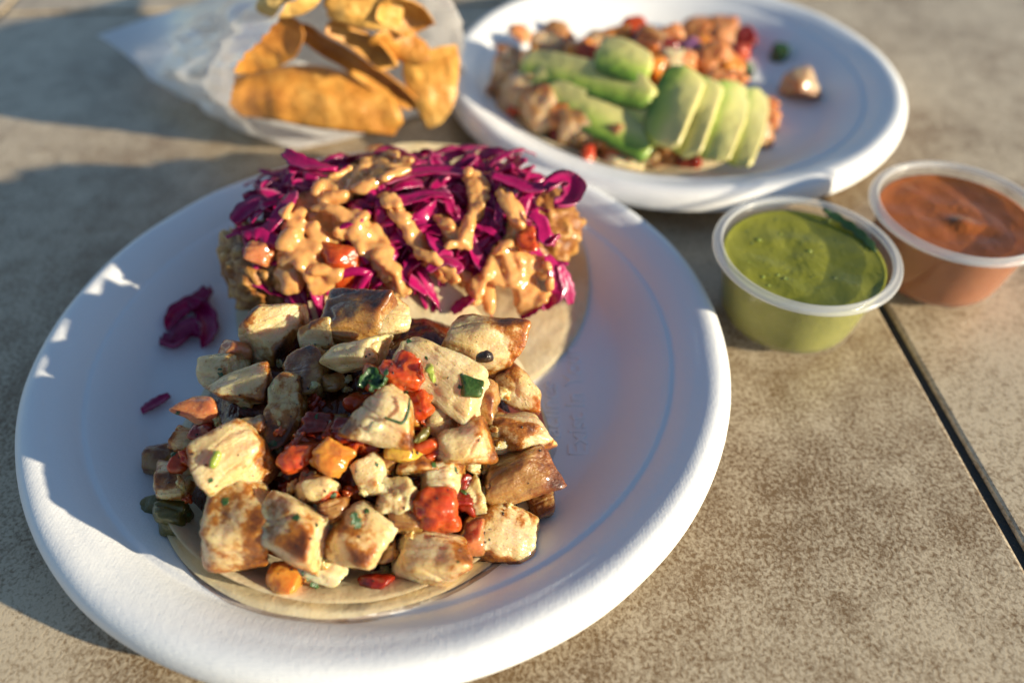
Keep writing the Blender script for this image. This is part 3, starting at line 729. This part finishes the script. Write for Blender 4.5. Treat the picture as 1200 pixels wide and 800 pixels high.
def stroke(pts, dens=.24):
    P = spline(np.array([q[:3] for q in pts], float), 200); rg = np.random.default_rng(len(pts)*31+int(pts[0][0])); out = []
    L = np.linalg.norm(np.diff(P[:, :2], axis=0), axis=1).sum(); n = int(L*P[:, 2].mean()*2*dens)+30
    for _ in range(n):
        q = P[rg.integers(200)]; a = rg.uniform(0, 6.28); d = math.sqrt(rg.uniform())*q[2]*(1+.45*float(pn(np.array([[q[0]*.05, q[1]*.05, a]]))[0]))
        c, nn = sray(heap, q[0]+d*math.cos(a), q[1]+d*math.sin(a)*.9)
        if c is None or c[2] < .012: continue
        e = 1-(d/(q[2]*1.3))**2
        out.append((c-ray(q[0], q[1])*.0008*e+np.array([0, 0, .0006*e]), rg.uniform(.0010, .0017)+.0007*max(0, e)*(q[2] > 14), .8))
    return out
crema1 = stroke([(476, 192, 8), (450, 204, 11), (420, 216, 14), (390, 228, 15), (360, 240, 13), (338, 254, 8)]) + \
    stroke([(462, 184, 7), (430, 194, 8), (400, 210, 9), (372, 222, 8)]) + \
    stroke([(398, 256, 10), (422, 268, 17), (438, 288, 15), (454, 316, 12), (468, 344, 10)]) + \
    stroke([(345, 262, 12), (344, 290, 17), (346, 318, 19), (340, 336, 14)]) + \
    stroke([(372, 262, 14), (376, 292, 18), (380, 318, 18), (372, 336, 12)]) + stroke([(388, 238, 10), (396, 262, 10), (392, 290, 10)])
remesh_blobs('crema_drizzle', crema1, .0004, 'crema', 'tan orange crema pooled over the left half of the fish taco', 'sauce', 3)
crema2 = stroke([(452, 232, 9), (470, 255, 8), (490, 285, 8), (512, 314, 10), (540, 328, 10), (562, 340, 12)]) + \
    stroke([(552, 206, 9), (560, 222, 12), (556, 248, 9), (548, 268, 5), (543, 292, 6)]) + \
    stroke([(588, 226, 6), (602, 250, 9), (604, 275, 8), (590, 295, 9), (580, 320, 14), (572, 345, 16), (568, 362, 13)]) + \
    stroke([(606, 305, 10), (630, 316, 13), (632, 338, 14), (610, 350, 17), (588, 358, 16)]) + \
    stroke([(516, 256, 6), (528, 272, 8), (528, 288, 6)]) + stroke([(598, 300, 12), (604, 322, 14), (600, 342, 14)])
remesh_blobs('crema_drizzle', crema2, .0004, 'crema', 'tan orange crema streams and blob over the right half of the fish taco', 'sauce', 9)
cab([(398, 268), (410, 262), (426, 258)], .003, 'short cabbage shred lying on top of the left crema', lift=.0055)
cab([(500, 318), (520, 306), (536, 312), (530, 322)], .0045, 'pink cabbage curl between the crema streams', lift=.005, twist=1.4)
# small chopped bits strewn over the chicken
pile = bvh_of({'chicken_piece', 'tomato_piece', 'salsa_bed', 'onion_piece', 'pepper_piece', 'jalapeno_piece'})
def strew(name, matn, count, smin, smax, flat, label, cat, seed, area, tree, deep=None, n=6):
    rg = np.random.default_rng(seed); D, F0 = cubesphere(n); V, Fc, off = [], [], 0; k = 0
    while k < count:
        t = rg.uniform(0, 6.28); q = math.sqrt(rg.uniform()); k += 1
        px, py = area[0]+area[2]*q*math.cos(t), area[1]+area[3]*q*math.sin(t)
        c, nn = sray(tree, px, py)
        if c is None or nn[2] < .1: continue
        if deep is not None and c[2] > HC(c[0], c[1]) + deep: continue
        sz = rg.uniform(smin, smax); z = nn/np.linalg.norm(nn); x = np.cross(z, rg.normal(size=3)); x /= np.linalg.norm(x); y = np.cross(z, x)
        v = D*np.clip(1+.75*fbm(D*1.3+rg.uniform(-50, 50, 3), 2), .3, 2)[:, None]
        v = v[:, :1]*x*sz + v[:, 1:2]*y*sz*rg.uniform(.4, .9) + v[:, 2:]*z*sz*flat + c + z*sz*flat*.5
        V.append(v); Fc += [tuple(i+off for i in f) for f in F0]; off += len(v)
    V = np.vstack(V); o = mesh_obj(name, V, Fc, MAT[matn], attrs={'m': np.full(len(V), .3)}, loc=V.mean(0)); return tag(o, label, cat, kind='stuff')
AR = (410, 540, 225, 150)
strew('tomato_pulp', 'tomato', 120, .0009, .0034, .55, 'small red tomato pulp bits strewn between the chicken', 'tomato', 5, AR, pile, deep=.001)
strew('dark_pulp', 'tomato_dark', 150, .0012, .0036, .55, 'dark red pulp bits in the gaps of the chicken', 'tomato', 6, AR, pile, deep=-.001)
strew('herb_flecks', 'cilantro', 30, .0004, .0011, .12, 'green cilantro flecks strewn over the chicken', 'herb', 7, AR, pile)
strew('chicken_crumbs', 'chicken', 130, .0007, .0020, .7, 'small chicken crumbs strewn over the pile', 'chicken', 8, AR, pile, deep=.002)
strew('pepper_flecks', 'char', 90, .00022, .0005, .5, 'black pepper flecks on the chicken', 'pepper', 9, AR, pile, n=2)

# ------------------------------------------------------------------ rear plate: avocado and diced seafood
def slab(name, corners, matn, th, bulge, label, cat, group, k=.7, n=30, seed=0, nz=.001, bend=0.0, parent=None, sharp=10, blis=0.0):
    c = [np.asarray(q, float) for q in corners]                      # a b c d in turn
    g = np.linspace(-1, 1, n+1); U, W = np.meshgrid(g, g, indexing='ij'); u, w = U.ravel(), W.ravel()
    x = u*np.sqrt(1-k*w*w/2); y = w*np.sqrt(1-k*u*u/2)
    ed = fbm(np.stack([x*2+seed, y*2, 0*x], 1), 2)*.05; x = x*(1+ed); y = y*(1+ed)
    a, b = (x+1)/2, (y+1)/2
    P = (1-a)[:, None]*(1-b)[:, None]*c[0] + (a*(1-b))[:, None]*c[1] + (a*b)[:, None]*c[2] + ((1-a)*b)[:, None]*c[3]
    nrm = np.cross(c[2]-c[0], c[3]-c[1]); nrm /= np.linalg.norm(nrm)
    if nrm[2] < 0: nrm = -nrm
    P = P + nrm*((bulge*(1-w*w)*(1-.3*u*u)+bend*(1-u*u)) + nz*fbm(P*70+seed, 3))[:, None]
    if blis: P = P + nrm*(blis*np.maximum(0, pn(P*85+seed*7)-.18) + .35*blis*np.maximum(0, pn(P*190+seed*3)-.15))[:, None]
    e = np.maximum(np.abs(u), np.abs(w)); t = th*.5*np.sqrt(np.clip(1-e**sharp, 0, 1))
    top, bot = P+nrm*t[:, None], P-nrm*t[:, None]
    N1 = (n+1)**2; V = list(top); idx = {}; 
    for i in range(N1):
        if e[i] > .9999: idx[i] = i
        else: idx[i] = len(V); V.append(bot[i])
    Fc = []
    for i in range(n):
        for j in range(n):
            q = (i*(n+1)+j, (i+1)*(n+1)+j, (i+1)*(n+1)+j+1, i*(n+1)+j+1); Fc.append(q); Fc.append(tuple(idx[z] for z in q[::-1]))
    m = np.zeros(len(V)); bb = (w+1)/2; m[:N1] = bb
    for i in range(N1): m[idx[i]] = bb[i]
    o = mesh_obj(name, np.array(V), Fc, MAT[matn], attrs={'m': m}, loc=P.mean(0), parent=parent)
    return tag(o, label, cat, group)
GA = 'avocado slices on the rear taco'
def avo(pts, label, lift=.006, th=.0030, bulge=.0006, seed=0, **k):
    return slab('avocado_slice', [hit(q[0], q[1], HA, lift+(q[2] if len(q) > 2 else 0)) for q in pts], 'avocado', th, bulge, label, 'avocado', GA, seed=seed, k=.5, nz=.0006, sharp=40, **k)
def strip(p0, p1, w, label, lift, seed, sag=.002):
    p0, p1 = np.array(p0, float), np.array(p1, float); d = (p1-p0)/np.linalg.norm(p1-p0); q = np.array([-d[1], d[0]])*(w+12)/2
    if q[1] < 0 and abs(d[0]) > abs(d[1]): q = -q
    if q[0] > 0 and abs(d[0]) <= abs(d[1]): q = -q
    e = d*7
    return avo([(*(p0+q-e), 0), (*(p1+q+e), 0), (*(p1-q+e), .0045 if abs(d[1]) > abs(d[0]) else .002), (*(p0-q-e), .0045 if abs(d[1]) > abs(d[0]) else .002)], label, lift=lift, seed=seed, bend=sag)
strip((616, 78), (762, 112), 34, 'uppermost long avocado slice at the left of the fan', .009, 1, .0012)
strip((628, 94), (762, 142), 34, 'middle long avocado slice between the uppermost and lowest long ones', .0065, 2, .001)
strip((642, 110), (762, 174), 34, 'lowest long avocado slice with dark green edge', .0055, 3, .002)
strip((704, 66), (756, 84), 34, 'short avocado slice behind the uppermost long one', .007, 4)
strip((806, 88), (774, 166), 42, 'leftmost upright avocado slice in the middle of the fan', .0095, 6, .003)
strip((828, 98), (800, 176), 38, 'second upright avocado slice from the middle of the fan', .0075, 7, .003)
strip((856, 104), (832, 182), 42, 'third upright avocado slice from the middle of the fan', .0090, 8, .003)
strip((880, 112), (862, 190), 36, 'rightmost upright avocado slice of the fan', .0070, 9, .003)
GP = 'diced pieces in the rear taco'
def rp(px, py, w, h, kind, label, **k):
    mt, nm, cat = {'s': ('shrimp', 'shrimp_piece', 'shrimp'), 'f': ('pale_fish', 'seafood_piece', 'seafood'), 'b': ('chicken_seared', 'seafood_piece', 'seafood'), 't': ('tomato', 'tomato_piece', 'tomato'),
                   'd': ('tomato_dark', 'tomato_piece', 'tomato'), 'o': ('tomato_orange', 'pepper_piece', 'pepper'), 'g': ('jalapeno', 'jalapeno_piece', 'pepper'), 'p': ('red_onion', 'onion_piece', 'onion'), 'w': ('onion', 'onion_piece', 'onion')}[kind]
    k.setdefault('amt', .3); k.setdefault('hf', HA); k.setdefault('lift', .002)
    return chunk(nm, mt, px, py, w*1.3, h*1.3, label, cat, GP, seed=5, n=12, p=8, rough=1.4, **k)
for a in [(607, 47, 28, 30, 's', 'orange pink seafood bit at the far left top of the rear taco'), (606, 70, 30, 24, 'b', 'brown bit under the leftmost orange seafood bit'),
          (640, 56, 34, 26, 'f', 'pinkish diced seafood behind the upper long avocado slice'), (678, 60, 30, 22, 'o', 'orange pepper bit behind the upper avocado slice'),
          (597, 88, 36, 40, 'f', 'greyish seafood dice at the left edge of the rear taco'), (614, 110, 42, 38, 'f', 'pale seafood dice left of the lower avocado slice'),
          (606, 128, 26, 18, 't', 'red tomato bit at the lower left of the rear taco'), (638, 133, 40, 42, 'f', 'brownish seafood dice below the lower avocado slice'),
          (676, 147, 36, 34, 'f', 'pinkish seafood dice under the middle of the lower slice'), (660, 162, 28, 20, 'd', 'dark tomato bit at the front of the rear taco'),
          (733, 178, 48, 38, 's', 'orange edged shrimp bit at the front of the rear taco'), (706, 164, 32, 26, 'b', 'dark brown bit left of the front shrimp'),
          (722, 44, 28, 22, 'o', 'orange bit at the top of the rear taco beside the red one'), (741, 34, 28, 28, 't', 'bright red pepper bit at the top of the rear taco'),
          (721, 50, 16, 12, 'g', 'tiny green bit at the top of the rear taco'), (700, 51, 30, 20, 'f', 'pinkish bit left of the orange top bit'),
          (766, 50, 36, 26, 'b', 'brown bit right of the bright red pepper'), (785, 44, 30, 22, 's', 'pink brown bit left of the orange shrimp cluster'),
          (787, 70, 28, 24, 'w', 'pale onion bit behind the leftmost upright avocado slice'), (760, 78, 28, 18, 'o', 'orange bit at the right end of the uppermost avocado slice'),
          (808, 56, 24, 18, 'p', 'purple onion bit beside the shrimp cluster'), (815, 40, 38, 28, 's', 'left shrimp bit of the orange cluster at the back'),
          (845, 42, 36, 34, 's', 'topmost shrimp bit of the orange cluster at the back'), (834, 70, 42, 34, 's', 'front shrimp bit of the orange cluster'),
          (854, 80, 30, 28, 'o', 'orange bit at the right of the shrimp cluster'), (864, 62, 24, 24, 't', 'red bit at the right of the shrimp cluster'),
          (872, 46, 24, 30, 'd', 'dark red bit behind the shrimp cluster'), (875, 82, 16, 12, 'g', 'green bit at the right end of the rear taco'),
          (842, 94, 34, 20, 's', 'orange bit just behind the rightmost avocado slice'), (894, 126, 26, 20, 's', 'pink bit at the right edge of the rear taco'),
          (884, 158, 34, 30, 'f', 'greyish bit between rightmost avocado and tortilla edge'), (783, 182, 28, 24, 's', 'orange bit below the leftmost upright avocado slice'),
          (808, 188, 28, 18, 'd', 'dark red bit below the avocado at the front'), (652, 40, 30, 20, 'b', 'brown bit at the back left of the rear taco')]:
    rp(*a)
for a in [(590, 66, 26, 26, 's', 'orange bit at the left end behind the greyish dice'), (622, 74, 26, 22, 'o', 'orange bit left of the uppermost avocado slice'), (656, 46, 26, 20, 's', 'orange pink bit in the back row left of centre'),
          (690, 66, 24, 18, 't', 'red bit just behind the short avocado slice'), (752, 60, 26, 20, 's', 'orange bit in the back row right of the short avocado slice'), (800, 72, 26, 22, 's', 'orange bit just left of the front shrimp'),
          (822, 54, 26, 22, 'o', 'orange bit in the middle of the shrimp cluster'), (860, 92, 24, 20, 's', 'orange bit behind the third upright slice'), (626, 96, 28, 24, 'f', 'pale dice tucked under the left ends of the long slices'),
          (588, 104, 28, 26, 'f', 'pale dice at the leftmost edge below the greyish one'), (655, 140, 30, 26, 's', 'orange bit below the lowest long slice'), (690, 160, 30, 24, 'f', 'pale dice left of the dark brown bit'),
          (760, 186, 28, 20, 'f', 'pale dice right of the front shrimp bit'), (900, 140, 22, 24, 's', 'orange bit at the right edge below the pink bit'), (780, 56, 24, 18, 'd', 'dark red bit in the back row'), (842, 58, 24, 20, 's', 'pale orange shrimp bit atop the cluster')]:
    rp(*a)
P2F = lambda x, y: p2z(x, y)
rp(938, 97, 30, 34, 'f', 'lone pale orange seafood piece on the bare side of the rear plate', hf=P2F, lift=.008, amt=.5)
rp(913, 62, 16, 22, 'g', 'lone dark green bit on the bare side of the rear plate', hf=P2F, lift=.003)
rp(689, 181, 12, 18, 't', 'small bright red bit on the inner rim of the rear plate', hf=P2F, lift=.003)
rp(730, 204-9, 40, 14, 'w', 'pale bit at the front edge of the rear tortilla', lift=.001)

# ------------------------------------------------------------------ salsa cups
CUP = [(0, .0006), (.0200, .0006), (.0232, .0010), (.0244, .0024), (.0249, .0045), (.0288, .0285), (.0290, .0292), (.0296, .0298), (.0302, .0298)]
CUPI = [(.0296, .0306), (.0286, .0302), (.0282, .0285), (.0243, .0047), (.0236, .0030), (.0200, .0016), (0, .0016)]
RIM = [(.0291, .0296), (.0312, .0294), (.0319, .0297), (.0320, .0304), (.0317, .0312), (.0310, .0316), (.0303, .0314), (.0298, .0319), (.0291, .0320), (.0286, .0316), (.0285, .0306), (.0291, .0296)]
def cup(c, tilt, label, salsa_mat, salsa_label, fill, seed):
    e = empty('sauce_cup', (c[0], c[1], .0004), label, 'cup', 'clear plastic sauce cups')
    V, Fc = lathe(CUP+CUPI, 96); mesh_obj('cup_body', V, Fc, MAT['cup_plastic'], e)
    V, Fc = lathe(RIM, 96); mesh_obj('cup_rim', V, Fc, MAT['cup_rim'], e)
    zt = fill; ri = lambda z: np.interp(z, [.0016, .003, .0047, .0285], [.0200, .0236, .0243, .0282])-.00025
    pr = [(0, .0019), (.0195, .0019)]+[(ri(z), z) for z in np.linspace(.0032, zt-.001, 8)]
    V, Fc = lathe(pr, 120); nb = len(pr)
    top = []; th = np.linspace(0, 2*math.pi, 120, endpoint=False)
    rr = np.linspace(1, 0, 44)
    for q in rr:
        R = ri(zt)*q; x = R*np.cos(th); y = R*np.sin(th); P = np.stack([x, y, 0*x], 1)
        z = zt + .0008*q**14 - .0002 + (1-q**6)*(fbm(P*70+seed, 2)*.0007 + .0002*np.abs(pn(P*300+seed)))
        if seed == 70: z = z + .0014*np.exp(-(((x-.001)/.0045)**2+((y+.0035)/.0035)**2)) + .0008*np.exp(-(((x-.007)/.006)**2+((y+.006)/.003)**2))
        top.append(np.stack([x, y, z], 1))
    off = len(V); V = np.vstack([V]+top)
    Fc += [((nb-1)*120+j, (nb-1)*120+(j+1) % 120, off+(j+1) % 120, off+j) for j in range(120)]
    Fc += [(off+k*120+j, off+k*120+(j+1) % 120, off+(k+1)*120+(j+1) % 120, off+(k+1)*120+j) for k in range(len(rr)-1) for j in range(120)]
    s = mesh_obj('salsa', V, Fc, MAT[salsa_mat]); s.location = (c[0], c[1], .0004)
    tag(s, salsa_label, 'salsa')
    return e
CG, CB = np.array([.1023, .2026]), np.array([.1656, .2263])
cup(CG, 0, 'clear plastic cup of green salsa beside the front plate', 'salsa_verde', 'green salsa filling the plastic cup beside the front plate', .0268, 40)
cup(CB, 0, 'clear plastic cup of red brown salsa at the right edge', 'salsa_roja', 'smooth red brown salsa filling the cup at the right edge', .0268, 70)
lp = [CG+.0268*np.array([math.cos(a), math.sin(a)]) for a in np.radians([62, 48, 34, 20, 8])]  # thin dark strip modelled as the shadow of a salsa smear on the cup wall
V, Fc, A = ribbon(spline(np.array([[*q, z] for q, z in zip(lp, (.0312, .0296, .0286, .0280, .0276))]), 24), .0034, .0005, curl=.1, wav=.25, seed=2, up=(0, -.6, .8))
tag(mesh_obj('smear_shadow', V, Fc, MAT['cilantro'], attrs={'m': A}, loc=(*lp[0], .03)), 'dark ragged strip standing in for a salsa smear shadow inside the green salsa cup', 'leaf')

verde = bvh_of({'salsa'})
strew('salsa_flecks', 'cilantro', 16, .0002, .0006, .2, 'dark green herb flecks floating in the green salsa', 'herb', 31, (945, 296, 84, 46), verde, n=3)
strew('salsa_seeds', 'stem', 14, .0003, .0009, .4, 'pale green seeds and pulp bits in the green salsa', 'seed', 32, (945, 296, 84, 46), verde, n=4)
# ------------------------------------------------------------------ paper bag of tortilla chips
def paper_bag():
    mouth = [(345, 176, .0015), (420, 160, .0015), (528, 118, .004), (543, 60, .035), (540, 20, .062), (500, -18, .085), (425, -30, .095), (352, -6, .082), (300, 52, .062), (274, 100, .045), (284, 142, .022)]
    ring = spline(np.array([at(*q) for q in mouth]), 330, True)
    n = len(ring); A = at(113, 42, .022); B = A + 2.1*(at(262, -2, .028)-A) + np.array([0, 0, .006])
    t = np.arange(n)/n; split = .36
    sm = np.where(t < split, t/split, 1-(t-split)/(1-split))
    seam = A + (B-A)*sm[:, None]
    V, Fc = [], []; K = 60
    c0 = ring.mean(0)
    top = t > split
    axis = (seam.mean(0)-c0); axis /= np.linalg.norm(axis)
    for k in range(K+1):
        s = k/K; P = ring*(1-s) + seam*s
        mid = P.mean(0); out = P-mid
        P = P + out*(.16*math.sin(math.pi*min(1, s*1.05))*(1-s))
        zmin = .0012
        cre = fbm(np.stack([sm*5+3*top, np.full(n, s*2.2), 2.0*top], 1), 3)
        shp = np.abs(pn(np.stack([sm*7+s*3, np.full(n, s*4.0), 5+3.0*top], 1)))
        amp = .0085*math.sin(math.pi*min(1, .12+s*.88))+.0012
        od = out/(np.linalg.norm(out, axis=1)[:, None]+1e-6)
        fold = np.abs(pn(np.stack([sm*16+s*5+9*top, np.full(n, s*1.5), 3.0*top], 1)))
        P = P + od*((cre*.6+shp*.9+fold*.45-.25)*amp)[:, None]
        if k == 0: P = P + axis*((np.arange(n) % 6 < 3)*.0011)[:, None]*top[:, None]
        P[:, 2] = np.maximum(P[:, 2], zmin + .0006*(~top) + .0)
        V.append(P)
    V = np.vstack(V)
    Fc = [(k*n+j, k*n+(j+1) % n, (k+1)*n+(j+1) % n, (k+1)*n+j) for k in range(K) for j in range(n)]
    o = mesh_obj('paper_bag', V, Fc, MAT['paper'], loc=tuple(at(345, 176, 0)))
    tag(o, 'white waxed paper bag lying open with tortilla chips inside', 'bag')
paper_bag()
GCp = 'tortilla chips in the paper bag'
def chip(pts, label, bulge=.006, bend=.0, seed=0, k=.75):
    slab('tortilla_chip', [at(*q) for q in pts], 'chip', .0015, bulge*.95, label, 'chip', GCp, k=k, seed=seed, nz=.0013, bend=bend, n=44, blis=.0022, sharp=24)
chip([(258, 138, .018), (270, 80, .032), (446, 84, .032), (490, 172, .008)], 'large golden chip nearest the front of the bag opening', .008, .005, 1)
chip([(462, 66, .046), (540, 44, .052), (540, 112, .024), (500, 160, .009)], 'dark orange chip at the right side of the bag', -.006, .003, 2, k=.6)
chip([(336, 42, .054), (362, 30, .060), (506, 126, .022), (488, 140, .017)], 'narrow chip standing on edge behind the front chip', .002, .006, 3)
chip([(366, 34, .062), (408, 30, .064), (474, 80, .046), (452, 92, .040)], 'small curled orange chip in the middle of the bag', .005, .005, 4)
chip([(266, 96, .036), (286, 26, .062), (366, 20, .064), (350, 74, .046)], 'shaded chip at the left inside the bag', -.005, .004, 5)
chip([(290, 18, .070), (322, -30, .084), (388, -26, .082), (366, 20, .068)], 'chip at the top left of the bag opening', .005, .003, 6)
chip([(372, 22, .066), (392, -34, .082), (470, -24, .078), (476, 44, .056)], 'broad light orange chip at the back of the bag', .004, .003, 7)
chip([(420, 50, .056), (452, 26, .062), (512, 54, .050), (486, 84, .040)], 'tilted chip behind the dark orange one', -.004, .004, 9)
chip([(430, 22, .068), (470, -8, .078), (520, 30, .062), (480, 52, .054)], 'chip leaning on the back right of the bag', .004, .004, 11)
